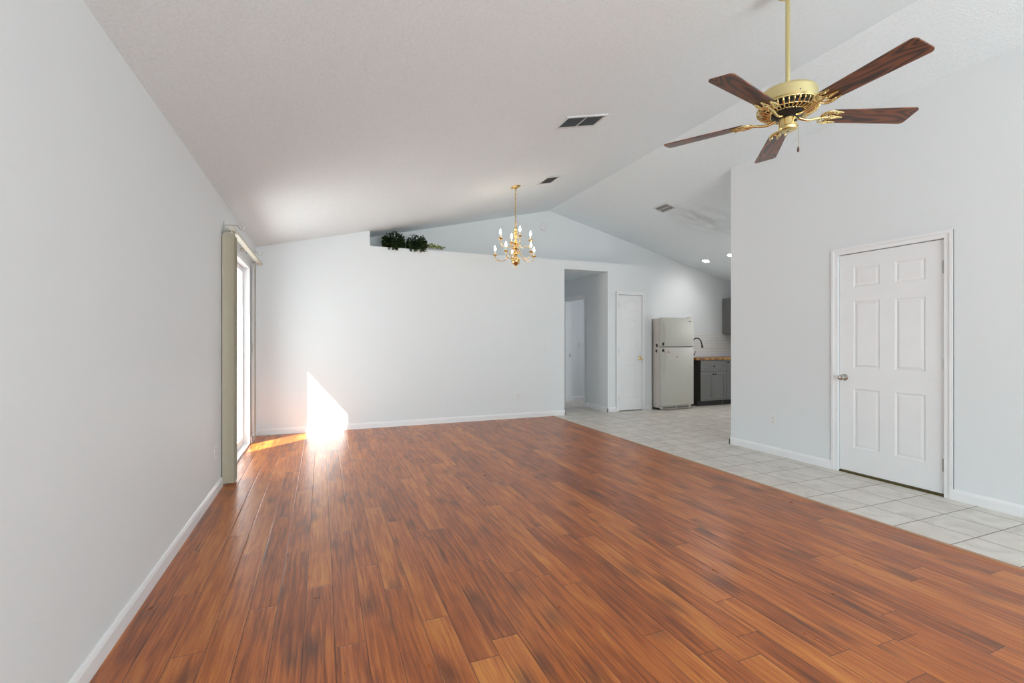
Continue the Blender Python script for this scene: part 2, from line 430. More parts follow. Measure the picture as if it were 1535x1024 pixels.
bm = BM()
prism(bm, [(0.1, 2.462), (5.486, 2.462), (5.486, zceil(5.486)), (RX, RZ), (0.1, zceil(0.1))], 'y', YG, YG + 0.12)
prism(bm, [(5.486, 0), (XK + 0.12, 0), (XK + 0.12, zceil(XK + 0.12)), (5.486, zceil(5.486))], 'y', YG, YG + 0.12)
struct('wall_gable', bm, M_WALL, 'white gable wall behind the plant ledge and the kitchen counter', 'wall')

# right wall with recessed doorway
RY0, RY1, RDZ = 2.150, 2.965, 2.035
bm = BM()
def rseg(y0, y1, z0, x0=XR, x1=XR + 0.12, z1=None):
    if z1 is None: prism(bm, [(x0, z0), (x1, z0), (x1, zceil(x1)), (x0, zceil(x0))], 'y', y0, y1)
    else: box(bm, x0, x1, y0, y1, z0, z1)
rseg(YREAR, RY0, 0); rseg(RY1, 4.225, 0); rseg(RY0, RY1, RDZ); rseg(RY0, RY1, 0, XR + 0.07, XR + 0.12, RDZ)
struct('wall_right', bm, M_WALL, 'tall white right wall with the six-panel door', 'wall')
bm = BM(); prism(bm, [(XR + 0.12, 0), (XK, 0), (XK, zceil(XK)), (XR + 0.12, zceil(XR + 0.12))], 'y', 4.105, 4.225)
struct('wall_kitchen', bm, M_WALL, 'white wall closing the near side of the kitchen', 'wall')
KW = (4.6, 5.8, 1.1, 2.05)
bm = BM()
def kseg(y0, y1, z0, z1=None):
    if z1 is None: prism(bm, [(XK, z0), (XK + 0.12, z0), (XK + 0.12, zceil(XK + 0.12)), (XK, zceil(XK))], 'y', y0, y1)
    else: box(bm, XK, XK + 0.12, y0, y1, z0, z1)
kseg(4.105, KW[0], 0); kseg(KW[1], YG, 0); kseg(KW[0], KW[1], 0, KW[2]); kseg(KW[0], KW[1], KW[3])
struct('wall_east', bm, M_WALL, 'white outer wall at the far right of the kitchen', 'wall')
# rear wall behind the camera with a wide window
bm = BM(); WX0, WX1, WZ0, WZ1 = -0.2, 4.0, 0.5, 2.4
box(bm, XL, WX0, YREAR - 0.12, YREAR, 0, 2.44)
prism(bm, [(WX1, 0), (XR + 0.12, 0), (XR + 0.12, zceil(XR + 0.12)), (WX1, zceil(WX1))], 'y', YREAR - 0.12, YREAR)
prism(bm, [(WX0, WZ1), (WX1, WZ1), (WX1, zceil(WX1)), (RX, RZ), (WX0, zceil(WX0))], 'y', YREAR - 0.12, YREAR)
box(bm, WX0, WX1, YREAR - 0.12, YREAR, 0, WZ0)
prism(bm, [(XL, 2.44), (WX0, 2.44), (WX0, zceil(WX0)), (XL, zceil(XL))], 'y', YREAR - 0.12, YREAR)
struct('wall_rear', bm, M_WALL, 'white wall behind the camera with a wide window', 'wall')
# hallway walls
bm = BM()
box(bm, 4.562, 4.682, YB + 0.12, 7.665, 0, 2.422); box(bm, 4.562, 4.682, 8.42, 8.5, 0, 2.422)
box(bm, 4.562, 4.682, 7.665, 8.42, 2.035, 2.422)
struct('wall_hall', bm, M_WALL, 'white right side wall of the short hallway with a door opening', 'wall')
bm = BM(); box(bm, 3.56, 6.6, 8.5, 8.62, 0, 2.422); struct('wall_hall_end', bm, M_WALL, 'white wall seen deep through the hallway', 'wall')
bm = BM(); box(bm, 3.58, 3.70, YB + 0.12, 8.5, 0, 2.422); struct('wall_hall_left', bm, M_WALL, 'white left side wall of the hallway', 'wall')
bm = BM(); box(bm, 6.48, 6.6, 7.5, 8.5, 0, 2.422); box(bm, 4.682, 6.48, YG + 0.121, 7.56, 0, 2.422)
struct('wall_bedroom', bm, M_WALL, 'white walls of the small room off the hallway', 'wall')

# ------------------------------------------------------------------ baseboards
BH = 0.083
def base_x(bm, x0, x1, yface, s):     # board along X, wall face at y=yface, room on side s (-1: toward -Y)
    y = lambda d: yface + s * d
    prism(bm, [(y(0.0), 0.0), (y(0.014), 0.0), (y(0.014), BH - 0.022), (y(0.008), BH - 0.006), (y(0.004), BH), (y(0.0), BH)], 'x', x0, x1)
def base_y(bm, y0, y1, xface, s):
    x = lambda d: xface + s * d
    prism(bm, [(x(0.0), 0.0), (x(0.014), 0.0), (x(0.014), BH - 0.022), (x(0.008), BH - 0.006), (x(0.004), BH), (x(0.0), BH)], 'y', y0, y1)
bm = BM(); base_y(bm, YREAR, DY0 - 0.06, XL, 1); base_y(bm, DY1 + 0.06, YB, XL, 1)
struct('baseboard_left', bm, M_TRIM, 'white baseboard along the left wall', 'baseboard')
bm = BM(); base_x(bm, XL + 0.014, 3.719 + 0.014, YB, -1); base_y(bm, YB - 0.014, YB + 0.12, 3.719, 1)
struct('baseboard_back', bm, M_TRIM, 'white baseboard along the back wall left of the hallway opening', 'baseboard')
bm = BM(); base_x(bm, 4.548, CX0 - 0.06, YB, -1); base_y(bm, YB - 0.014, 7.60, 4.562, -1); base_x(bm, CX1 + 0.06, 5.50, YB, -1); base_y(bm, YB - 0.014, YG, 5.486, 1)
struct('baseboard_closet', bm, M_TRIM, 'white baseboard around the narrow closet and hallway corner', 'baseboard')
bm = BM(); base_y(bm, YREAR, RY0 - 0.06, XR, -1); base_y(bm, RY1 + 0.06, 4.239, XR, -1); base_x(bm, XR - 0.014, XR + 0.134, 4.225, 1)
struct('baseboard_right', bm, M_TRIM, 'white baseboard along the right wall beside the door', 'baseboard')
bm = BM(); base_x(bm, 4.70, 6.48, 8.5, -1)
struct('baseboard_hall', bm, M_TRIM, 'white baseboard deep in the room off the hallway', 'baseboard')

# ------------------------------------------------------------------ casings
def casing(bm, plane, face, s, a0, a1, ztop, w=0.060, d=0.013):
    """flat casing with a stepped outer edge around an opening a0..a1"""
    def bx(u0, u1, z0, z1, dd):
        lo, hi = sorted((face, face + s * dd))
        if plane == 'x': box(bm, lo, hi, u0, u1, z0, z1)
        else: box(bm, u0, u1, lo, hi, z0, z1)
    g = 0.002
    bx(a0 - w, a0 - g, 0, ztop + w, d * 0.55); bx(a1 + g, a1 + w, 0, ztop + w, d * 0.55); bx(a0 - g, a1 + g, ztop + g, ztop + w, d * 0.55)
    bx(a0 - w, a0 - w * 0.62, 0, ztop + w, d); bx(a1 + w * 0.62, a1 + w, 0, ztop + w, d); bx(a0 - w * 0.62, a1 + w * 0.62, ztop + w * 0.62, ztop + w, d)
bm = BM(); casing(bm, 'x', XR, -1, RY0, RY1, RDZ)
struct('trim_2', bm, M_TRIM, 'white casing around the six-panel door in the right wall', 'door casing')
bm = BM(); casing(bm, 'y', YB, -1, CX0, CX1, CDZ, 0.055)
struct('trim_3', bm, M_TRIM, 'white casing around the narrow closet door', 'door casing')
bm = BM(); casing(bm, 'x', 4.562, -1, 7.665, 8.42, 2.035, 0.06, 0.018)
# jamb lining of the hallway door opening
box(bm, 4.562, 4.70, 7.645, 7.6648, 0, 2.035); box(bm, 4.562, 4.70, 8.40, 8.4198, 0, 2.035); box(bm, 4.562, 4.682, 7.665, 8.40, 2.015, 2.0348)
struct('trim_4', bm, M_TRIM, 'white casing around the opening inside the hallway', 'door casing')

# ------------------------------------------------------------------ panelled doors
def panel_front(bm, w, h, t, xs, zs, panels, rec=0.005, ins=0.014, field=0.034, raised=True, bulge=0.001):
    """slab in local coords: x 0..w, z 0..h, front at y=0 (facing -y), back y=t"""
    def q(a, b, c, d): bm.faces.new([bm.verts.new(p) for p in (a, b, c, d)])
    for i in range(len(xs) - 1):
        for j in range(len(zs) - 1):
            x0, x1, z0, z1 = xs[i], xs[i + 1], zs[j], zs[j + 1]
            if (i, j) not in panels:
                q((x0, 0, z0), (x1, 0, z0), (x1, 0, z1), (x0, 0, z1)); continue
            rings = [(0, 0), (ins, rec)] + ([(field, bulge)] if raised else [(ins + 0.002, rec)])
            R = [[bm.verts.new(p) for p in [(x0 + a, y, z0 + a), (x1 - a, y, z0 + a), (x1 - a, y, z1 - a), (x0 + a, y, z1 - a)]] for a, y in rings]
            for A, B in zip(R[:-1], R[1:]):
                for k in range(4): bm.faces.new([A[k], A[(k + 1) % 4], B[(k + 1) % 4], B[k]])
            bm.faces.new(R[-1])
    q((0, t, 0), (0, t, h), (w, t, h), (w, t, 0))
    q((0, 0, 0), (0, 0, h), (0, t, h), (0, t, 0)); q((w, 0, 0), (w, t, 0), (w, t, h), (w, 0, h))
    q((0, 0, h), (w, 0, h), (w, t, h), (0, t, h)); q((0, 0, 0), (0, t, 0), (w, t, 0), (w, 0, 0))
    bmesh.ops.remove_doubles(bm, verts=bm.verts[:], dist=1e-5)

def knob_bm(scale=1.0):
    bm = BM()
    pr = [(0.0, 0.0), (0.032, 0.0), (0.032, 0.004), (0.024, 0.010), (0.012, 0.014), (0.011, 0.030), (0.018, 0.036), (0.0255, 0.044), (0.028, 0.054), (0.024, 0.064), (0.012, 0.069), (0, 0.070)]
    lathe(bm, [(r * scale, z * scale) for r, z in pr], seg=20, mat=Matrix.Rotation(PI / 2, 4, 'X'))   # axis toward -y
    return bm
def hinge_bm():
    bm = BM(); 
    for k in range(5): lathe(bm, [(0, 0), (0.0065, 0.0), (0.0065, 0.0185), (0, 0.0185)], (0, -0.005, -0.05 + k * 0.0202), 10)
    lathe(bm, [(0, 0), (0.005, 0), (0.004, 0.006), (0, 0.007)], (0, -0.005, 0.051), 10)
    box(bm, -0.016, 0.0, -0.0015, 0.0015, -0.05, 0.05)
    return bm
# right door: local x runs from knob side (y=RY1) to hinge side (y=RY0): rotate so local -y -> world -x
DW = RY1 - RY0 - 0.007; DH = 2.008
d1 = empty('door_1', (XR + 0.012, RY1 - 0.0035, 0.022), 'white six-panel door with nickel knob in the right wall', 'door', kind='structure', rz=-PI / 2)
bm = BM()
xs = [0, 0.135, 0.342, 0.478, 0.700, DW]; xs = [0, 0.125, 0.345, DW - 0.345, DW - 0.125, DW]
zs = [0, 0.222, 0.768, 0.955, 1.572, 1.702, 1.885, DH]
panel_front(bm, DW, DH, 0.035, xs, zs, {(1, 1), (1, 3), (1, 5), (3, 1), (3, 3), (3, 5)})
new_obj('door_leaf', bm, M_DOOR, d1)
k = new_obj('door_knob', knob_bm(), M_NICKEL, d1, True); k.location = (0.045, 0, 0.865); k['label'] = 'satin nickel round knob'
for z in (1.79, 1.01, 0.225):
    h = new_obj('hinge', hinge_bm(), M_STEEL, d1, True); h.location = (DW + 0.001, 0.0, z); h['label'] = 'grey steel hinge'
bm = BM(); box(bm, 0.0, DW, -0.010, 0.05, -0.022, -0.006, 0.0); box(bm, 0.0, DW, 0.004, 0.03, -0.006, -0.001)
th = new_obj('threshold', bm, M_BRONZE, d1); th['label'] = 'dull bronze threshold'

DW2 = CX1 - CX0 - 0.006; DH2 = 2.012
d2 = empty('door_2', (CX0 + 0.003, YB + 0.008, 0.016), 'narrow white three-panel closet door with brass knob beside the fridge', 'door', kind='structure')
bm = BM(); panel_front(bm, DW2, DH2, 0.034, [0, 0.105, DW2 - 0.105, DW2], [0, 0.20, 0.80, 1.006, 1.594, 1.725, 1.915, DH2], {(1, 1), (1, 3), (1, 5)})
new_obj('door_leaf', bm, M_DOOR, d2)
k = new_obj('door_knob', knob_bm(0.95), M_BRASS, d2, True); k.location = (DW2 - 0.045, 0, 0.905); k['label'] = 'polished brass round knob'
for z in (1.83, 1.03, 0.22):
    h = new_obj('hinge', hinge_bm(), M_STEEL, d2, True); h.location = (0.0, 0.0, z); h.rotation_euler = (0, 0, PI * 0); h['label'] = 'grey steel hinge'

bm = BM(); box(bm, 4.701, 4.704, 8.388, 8.3995, 0.9, 0.955)
bm.free()
bm = BM(); box(bm, 4.655, 4.682, 8.3970, 8.3998, 0.90, 0.96)
st = new_obj('strike_plate', bm, M_STEEL); tag(st, 'small dark strike plate on the hallway door jamb', 'strike plate')

# ------------------------------------------------------------------ sliding patio door
sd = empty('door_3', (XL - 0.07, DY0, 0.0), 'white sliding glass patio door at the far end of the left wall', 'door', kind='structure')
L = DY1 - DY0
bm = BM()   # outer frame, local y along wall, x toward room
box(bm, -0.069, 0.069, 0.0, 0.035, 0, DZ - 0.001); box(bm, -0.069, 0.069, L - 0.035, L, 0, DZ - 0.001)
box(bm, -0.069, 0.069, 0.035, L - 0.035, DZ - 0.035, DZ - 0.001); box(bm, -0.069, 0.069, 0.035, L - 0.035, 0.0, 0.022)
new_obj('door_frame', bm, M_TRIM, sd)
def sash(y0, y1, x):
    bm = BM()
    for a, b, c, d in ((y0, y0 + 0.05, 0.024, DZ - 0.037), (y1 - 0.05, y1, 0.024, DZ - 0.037), (y0 + 0.05, y1 - 0.05, 0.024, 0.10), (y0 + 0.05, y1 - 0.05, DZ - 0.09, DZ - 0.037)):
        box(bm, x - 0.013, x + 0.013, a, b, c, d)
    s_ = new_obj('sliding_panel', bm, M_TRIM, sd)
    bm = BM(); box(bm, x - 0.003, x + 0.003, y0 + 0.048, y1 - 0.048, 0.098, DZ - 0.088)
    new_obj('glass_pane', bm, M_GLASS, s_)
    return s_
sash(0.037, L / 2 + 0.03, -0.045); s2 = sash(L / 2 - 0.02, L - 0.037, -0.012)
bm = BM(); box(bm, 0.0, 0.022, L / 2 - 0.012, L / 2 + 0.012, 0.92, 1.10, 0.004); h = new_obj('handle', bm, M_TRIM, s2)

# rear window, and an unseen kitchen window added for its light
def window(name, x0, x1, y0, y1, z0, z1, along, label):
    w = empty(name, ((x0 + x1) / 2 if along == 'x' else x0, y0 if along == 'x' else (y0 + y1) / 2, z0), label, 'window', kind='structure')
    ox, oy, oz = w.location
    bm = BM(); f = 0.05
    def b(a0, a1, c0, c1):
        if along == 'x': box(bm, a0 - ox, a1 - ox, y0 + 0.03 - oy, y1 - 0.03 - oy, c0 - oz, c1 - oz)
        else: box(bm, x0 + 0.03 - ox, x1 - 0.03 - ox, a0 - oy, a1 - oy, c0 - oz, c1 - oz)
    A0, A1 = (x0, x1) if along == 'x' else (y0, y1)
    b(A0, A0 + f, z0, z1); b(A1 - f, A1, z0, z1); b(A0 + f, A1 - f, z0, z0 + f); b(A0 + f, A1 - f, z1 - f, z1)
    n = 3 if along == 'x' else 2
    for i in range(1, n): m = A0 + (A1 - A0) * i / n; b(m - 0.02, m + 0.02, z0 + f, z1 - f)
    new_obj('window_frame', bm, M_TRIM, w)
    bm = BM()
    if along == 'x': box(bm, A0 + 0.02 - ox, A1 - 0.02 - ox, 0.055, 0.061, 0.02, z1 - z0 - 0.02)
    else: box(bm, 0.058, 0.064, A0 + 0.02 - oy, A1 - 0.02 - oy, 0.02, z1 - z0 - 0.02)
    new_obj('window_pane', bm, M_GLASS, w)
window('window_1', WX0, WX1, YREAR - 0.12, YREAR, WZ0, WZ1, 'x', 'wide white framed window in the wall behind the camera')
window('added_window', XK, XK + 0.12, KW[0], KW[1], KW[2], KW[3], 'y', 'unseen white framed window added in the kitchen outer wall for fill light')

# outside: slab, eave and added unseen blocker wall that shape the patch of sun
bm = BM(); box(bm, -14, XL - 0.141, -8, 16, -0.16, -0.03); 
struct('ground', bm, M_CONC, 'pale concrete patio outside the sliding door', 'patio')
bm = BM(); box(bm, -1.52, XL - 0.145, YREAR, 9.0, 2.40, 2.43)
struct('eave', bm, M_TRIM, 'white roof eave outside the sliding door', 'eave')
bm = BM(); prism(bm, [(-2.35, -0.03), (XL - 0.145, -0.03), (XL - 0.145, 2.39), (-1.54, 2.39), (-1.54, 3.4), (-2.35, 3.4)], 'y', 4.28, 4.40)
struct('sun_blocker_wall', bm, M_WALL, 'unseen white wall added outside the patio door to block part of the sun', 'wall')

# ------------------------------------------------------------------ vertical blinds
bl = empty('vertical_blind', (XL, 4.62, 2.17), 'beige vertical blinds stacked at the near side of the sliding door', 'blinds')
bm = BM(); prism(bm, [(0.055, 0.0), (0.10, 0.0), (0.10, 0.032), (0.09, 0.040), (0.065, 0.040), (0.055, 0.032)], 'y', -0.005, 2.03)
new_obj('headrail', bm, M_RAIL, bl)
for yy in (0.10, 1.0, 1.9):
    bm = BM(); box(bm, 0.0005, 0.055, yy, yy + 0.03, 0.012, 0.036, 0.002)
    new_obj('rail_bracket', bm, M_RAIL, bl)
def slat(y, ang, xc=0.052, zb=-2.155, zt=-0.018):
    bm = BM(); w = 0.0445; n = 6; fr = []; bk = []
    ca, sa = math.cos(ang), math.sin(ang)
    for i in range(n + 1):
        s_ = -1 + 2 * i / n; u = s_ * w; v = 0.007 * (1 - s_ * s_)
        fr.append((u * ca - v * sa, u * sa + v * ca)); v2 = v + 0.0012; bk.append((u * ca - v2 * sa, u * sa + v2 * ca))
    lp = [(xc + p[0], y + p[1]) for p in fr] + [(xc + p[0], y + p[1]) for p in bk[::-1]]
    A = [bm.verts.new((p[0], p[1], zb)) for p in lp]
    # rounded shoulders at the top
    B = []
    m = len(lp)
    for i, p in enumerate(lp):
        j = i if i <= n else m - 1 - i
        s_ = abs(-1 + 2 * j / n); B.append(bm.verts.new((p[0], p[1], zt - 0.022 * max(0, s_ - 0.6) / 0.4)))
    bm.faces.new(A); bm.faces.new(B[::-1])
    for i in range(m): bm.faces.new([A[i], A[(i + 1) % m], B[(i + 1) % m], B[i]])
    o = new_obj('slat', bm, M_BLIND, bl, True)
    bm = BM(); box(bm, xc + 0.020, xc + 0.027, y - 0.002, y + 0.004, zt, 0.002); box(bm, xc + 0.018, xc + 0.03, y - 0.004, y + 0.006, zt - 0.004, zt + 0.004)
    new_obj('hook', bm, M_RAIL, o)
for i in range(13): slat(-0.005 + i * 0.0125, random.uniform(-0.06, 0.10), 0.052 + random.uniform(-0.002, 0.003))
for i in range(2): slat(1.81 + i * 0.03, PI / 2 + 0.1, 0.045)
bm = BM(); tube(bm, [(0.085, 0.19, -0.02), (0.088, 0.185, -0.9), (0.088, 0.185, -1.15)], 0.003, 6)
new_obj('wand', bm, M_PLATE, bl)
def rod_bracket(y, z, label):
    b = empty('curtain_rod_bracket', (XL, y, z), label, 'curtain bracket', 'empty curtain rod brackets')
    bm = BM(); box(bm, 0.0005, 0.006, -0.012, 0.012, -0.03, 0.03, 0.001)
    new_obj('mounting_plate', bm, M_NICKEL, b)
    bm = BM(); pts = smoothpts([(0.004, 0, 0.0), (0.06, 0, 0.004), (0.105, 0, 0.0), (0.118, 0, -0.02), (0.13, 0, -0.032), (0.148, 0, -0.030), (0.158, 0, -0.012), (0.158, 0, 0.008)], 5)
    tube(bm, pts, 0.0032, 8); new_obj('hook_arm', bm, M_NICKEL, b, True)
rod_bracket(4.72, 2.235, 'nickel curtain rod hook above the near end of the blinds')
rod_bracket(6.05, 2.235, 'nickel curtain rod hook above the far end of the blind headrail')

# ------------------------------------------------------------------ switch plates and outlets
def plate(kind, loc, rz, label, gang=1, group='white wall plates', cat=None):
    """local: plate in xz plane, facing -y"""
    w = 0.070 if gang == 1 else 0.116
    e = empty('light_switch' if kind == 'switch' else 'wall_outlet', loc, label, cat or ('light switch' if kind == 'switch' else 'outlet'), group, rz=rz)
    bm = BM(); box(bm, -w / 2, w / 2, -0.006, -0.0004, -0.0575, 0.0575, 0.002)
    new_obj('face_plate', bm, M_PLATE, e)
    if kind == 'switch':
        for g in range(gang):
            cx = 0 if gang == 1 else (-0.023 + g * 0.046)
            bm = BM(); box(bm, cx - 0.005, cx + 0.005, -0.015, -0.006, -0.004, 0.014, 0.001); new_obj('toggle', bm, M_PLATE, e)
    else:
        for z in (-0.0205, 0.0205):
            bm = BM(); box(bm, -0.0165, 0.0165, -0.0075, -0.006, z - 0.0145, z + 0.0145, 0.0006); s_ = new_obj('socket', bm, M_PLATE, e)
            bm = BM(); box(bm, -0.008, -0.005, -0.0080, -0.0070, z - 0.002, z + 0.008); box(bm, 0.005, 0.008, -0.0080, -0.0070, z - 0.002, z + 0.008); box(bm, -0.002, 0.002, -0.0080, -0.0070, z - 0.010, z - 0.005)
            new_obj('slot', bm, M_GASKET, s_)
    return e
plate('outlet', (2.893, YB, 0.350), 0, 'white double outlet low on the back wall', group='white wall outlets')
plate('switch', (3.412, YB, 1.141), 0, 'white light switch on the back wall beside the hallway opening', group='white light switches')
plate('outlet', (XR, 3.659, 0.369), -PI / 2, 'white double outlet low on the right wall left of the door', group='white wall outlets')
plate('outlet', (XL, 4.357, 0.347), PI / 2, 'white outlet low on the left wall before the blinds', group='white wall outlets')
plate('switch', (XL, 6.55, 1.150), PI / 2, 'white light switch on the left wall in the far corner past the blinds', group='white light switches')
plate('switch', (4.99, 8.5, 1.144), 0, 'white double light switch deep through the hallway opening', 2, group='white light switches')
plate('outlet', (7.708, YG - 0.009, 1.13), 0, 'white outlet on the kitchen tile backsplash', group='white wall outlets')

# round cover plate high on the gable
bm = BM(); lathe(bm, [(0, 0), (0.068, 0), (0.068, 0.010), (0.060, 0.020), (0.05, 0.022), (0.048, 0.019), (0.03, 0.019), (0.028, 0.023), (0, 0.024)], seg=32, mat=Matrix.Rotation(PI / 2, 4, 'X'))
o = new_obj('smoke_detector', bm, M_PLATE, None, True); o.location = (3.564, YG, 3.21); tag(o, 'round white smoke detector high on the gable wall under the ridge', 'smoke detector')
bm = BM(); lathe(bm, [(0, 0), (0.006, 0), (0.006, 0.002), (0, 0.003)], seg=10, mat=Matrix.Translation((-0.03, -0.021, 0.012)) @ Matrix.Rotation(PI / 2, 4, 'X'))
new_obj('test_button', bm, M_GREYVENT, o)

# ------------------------------------------------------------------ ceiling vents
def vent(x, y, lx, ly, slats_along, nsl, nb, mat, label, sideR=False):
    """lx: size along slope, ly: size along Y; lies on the sloped ceiling"""
    z = zceil(x)
    k = (RZ - ZC) / (RX - XL) if x < RX else -0.25
    e = empty('ceiling_vent', (x, y, z), label, 'ceiling vent', 'ceiling vents')
    e.rotation_euler = (0, -math.atan(k), 0)
    f = 0.022; hx, hy = lx / 2, ly / 2
    bm = BM()
    for a, b, c, d in ((-hx, hx, -hy, -hy + f), (-hx, hx, hy - f, hy), (-hx, -hx + f, -hy + f, hy - f), (hx - f, hx, -hy + f, hy - f)):
        box(bm, a, b, c, d, -0.010, -0.0005)
    ix, iy = hx - f, hy - f
    for i in range(1, nb):
        if slats_along == 'x': m = -ix + 2 * ix * i / nb; box(bm, m - 0.004, m + 0.004, -iy, iy, -0.010, -0.002)
        else: m = -iy + 2 * iy * i / nb; box(bm, -ix, ix, m - 0.004, m + 0.004, -0.010, -0.002)
    new_obj('frame', bm, M_VENTW, e)
    bm = BM(); box(bm, -ix, ix, -iy, iy, -0.0015, -0.0004); new_obj('backing', bm, M_GREYVENT if mat is M_VENTW else M_BLACK, e)
    for b_ in range(nb):
        for i in range(nsl):
            t_ = (i + 0.5) / nsl; bm = BM()
            if slats_along == 'x':
                a0 = -ix + 2 * ix * b_ / nb + 0.005; a1 = -ix + 2 * ix * (b_ + 1) / nb - 0.005; c = -iy + 2 * iy * t_
                prism(bm, [(c - 0.004, -0.009), (c - 0.003, -0.009), (c + 0.005, -0.002), (c + 0.004, -0.002)], 'x', a0, a1)
            else:
                a0 = -iy + 2 * iy * b_ / nb + 0.005; a1 = -iy + 2 * iy * (b_ + 1) / nb - 0.005; c = -ix + 2 * ix * t_
                prism(bm, [(c - 0.004, -0.009), (c - 0.003, -0.009), (c + 0.005, -0.002), (c + 0.004, -0.002)], 'y', a0, a1)
            new_obj('slat', bm, mat, e)
vent(2.065, 3.522, 0.41, 0.235, 'x', 10, 2, M_GREYVENT, 'large ceiling vent with dark grey slats in two banks nearest the fan')
vent(2.655, 5.315, 0.215, 0.285, 'x', 11, 1, M_GREYVENT, 'small dark ceiling vent just right of the chandelier canopy')
vent(4.775, 5.685, 0.205, 0.305, 'x', 9, 2, M_VENTW, 'white ceiling vent with dusty streaks on the kitchen slope')

# ------------------------------------------------------------------ recessed kitchen lights
def recessed(x, y, label):
    e = empty('recessed_light', (x, y, zceil(x)), label, 'recessed light', 'recessed kitchen ceiling lights'); e.rotation_euler = (0, math.atan(0.25), 0)
    bm = BM(); lathe(bm, [(0.062, -0.001), (0.082, -0.001), (0.084, -0.004), (0.076, -0.009), (0.062, -0.006)], seg=28, cap=False); new_obj('trim_ring', bm, M_VENTW, e, True)
    bm = BM(); lathe(bm, [(0, -0.005), (0.061, -0.005), (0.061, -0.001), (0, -0.001)], seg=28); new_obj('lens', bm, M_LED, e)
    l = add_light('recessed_lamp', 'SPOT', (0, 0, -0.012), (0, 0, 0), 26, (1, 0.98, 0.95), shadow_soft_size=0.06, spot_size=math.radians(150), spot_blend=1.0); l.parent = e
recessed(6.723, 6.858, 'glowing recessed ceiling light over the fridge side of the kitchen')
recessed(6.709, 6.251, 'glowing recessed ceiling light half hidden by the right wall edge')

# ------------------------------------------------------------------ ceiling fan
FX, FY, FZ = 2.359, 1.815, 2.455
fan = empty('ceiling_fan', (FX, FY, FZ), 'brass ceiling fan with five dark walnut blades on a long downrod', 'ceiling fan')
zc_ = zceil(FX) - FZ
bm = BM(); lathe(bm, [(0.0, zc_ - 0.085), (0.02, zc_ - 0.085), (0.05, zc_ - 0.07), (0.066, zc_ - 0.04), (0.068, zc_ - 0.018), (0, zc_ - 0.018)], seg=28); new_obj('canopy', bm, M_BRASS_P, fan, True)
bm = BM(); tube(bm, [(0, 0, 0.11), (0, 0, zc_ - 0.06)], 0.0115, 16); new_obj('downrod', bm, M_BRASS_P, fan, True)
bm = BM(); lathe(bm, [(0.012, 0.165), (0.024, 0.165), (0.026, 0.145), (0.05, 0.138), (0.115, 0.134), (0.136, 0.128), (0.144, 0.115), (0.1445, 0.062), (0.141, 0.056), (0.12, 0.052), (0.0, 0.052)], seg=48)
mh = new_obj('motor_housing', bm, M_BRASS_P, fan, True, 30)
for a in range(3):
    bm = BM(); an = a * 2 * PI / 3 + 4.2; lathe(bm, [(0, 0), (0.0035, 0), (0.003, 0.002), (0, 0.0022)], seg=8, mat=Matrix.Rotation(an, 4, 'Z') @ Matrix.Translation((0.1443, 0, 0.075)) @ Matrix.Rotation(PI / 2, 4, 'Y'))
    new_obj('screw', bm, M_LOGO, mh)
bm = BM(); lathe(bm, [(0.0, 0.052), (0.118, 0.052), (0.122, 0.034), (0.118, 0.026), (0.0, 0.026)], seg=40); new_obj('motor_core', bm, M_BLACK, fan, True)
# slotted vent ring: flared ribs with rims
bm = BM()
for k in range(36):
    a = 2 * PI * k / 36
    P = [(0.085, 0.014), (0.105, 0.012), (0.130, 0.018), (0.148, 0.030), (0.150, 0.046)]
    pts = [(r * math.cos(a), r * math.sin(a), z) for r, z in P]
    tube(bm, smoothpts(pts, 3), 0.0034 if k % 3 else 0.0048, 6)
for r, z, rr in ((0.084, 0.014, 0.004), (0.150, 0.047, 0.0042), (0.128, 0.0175, 0.0028)):
    tube(bm, [(r * math.cos(2 * PI * k / 40), r * math.sin(2 * PI * k / 40), z) for k in range(40)], rr, 6, True)
new_obj('vent_grille', bm, M_BRASS, fan, True, 60)
bm = BM(); lathe(bm, [(0.0, 0.026), (0.078, 0.026), (0.080, 0.004), (0.060, -0.004), (0.046, -0.018), (0.0, -0.018)], seg=32); new_obj('rotor_hub', bm, M_BLACK, fan, True)
bm = BM(); lathe(bm, [(0.0, -0.010), (0.036, -0.010), (0.044, -0.018), (0.0445, -0.058), (0.047, -0.061), (0.047, -0.068), (0.043, -0.076), (0.028, -0.082), (0.0, -0.083)], seg=32)
sw = new_obj('switch_housing', bm, M_BRASS, fan, True, 30)
bm = BM(); box(bm, -0.006, 0.006, -0.051, -0.045, -0.044, -0.034, 0.001); o = new_obj('reverse_switch', bm, M_BLACK, sw)
bm = BM(); lathe(bm, [(0, -0.086), (0.004, -0.085), (0.005, -0.082), (0, -0.081)], seg=10); new_obj('bottom_screw', bm, M_LOGO, sw)
cx_, cy_ = 0.052, -0.022
bm = BM(); tube(bm, [(cx_ * 0.85, cy_ * 0.85, -0.045), (cx_, cy_, -0.048), (cx_, cy_, -0.165)], 0.0011, 6); pc = new_obj('pull_chain', bm, M_BRASS, fan)
bm = BM(); lathe(bm, [(0, -0.196), (0.004, -0.195), (0.0062, -0.186), (0.005, -0.174), (0.002, -0.165), (0, -0.164)], (cx_, cy_, 0), 12); new_obj('pull_knob', bm, M_BLADE, pc, True)

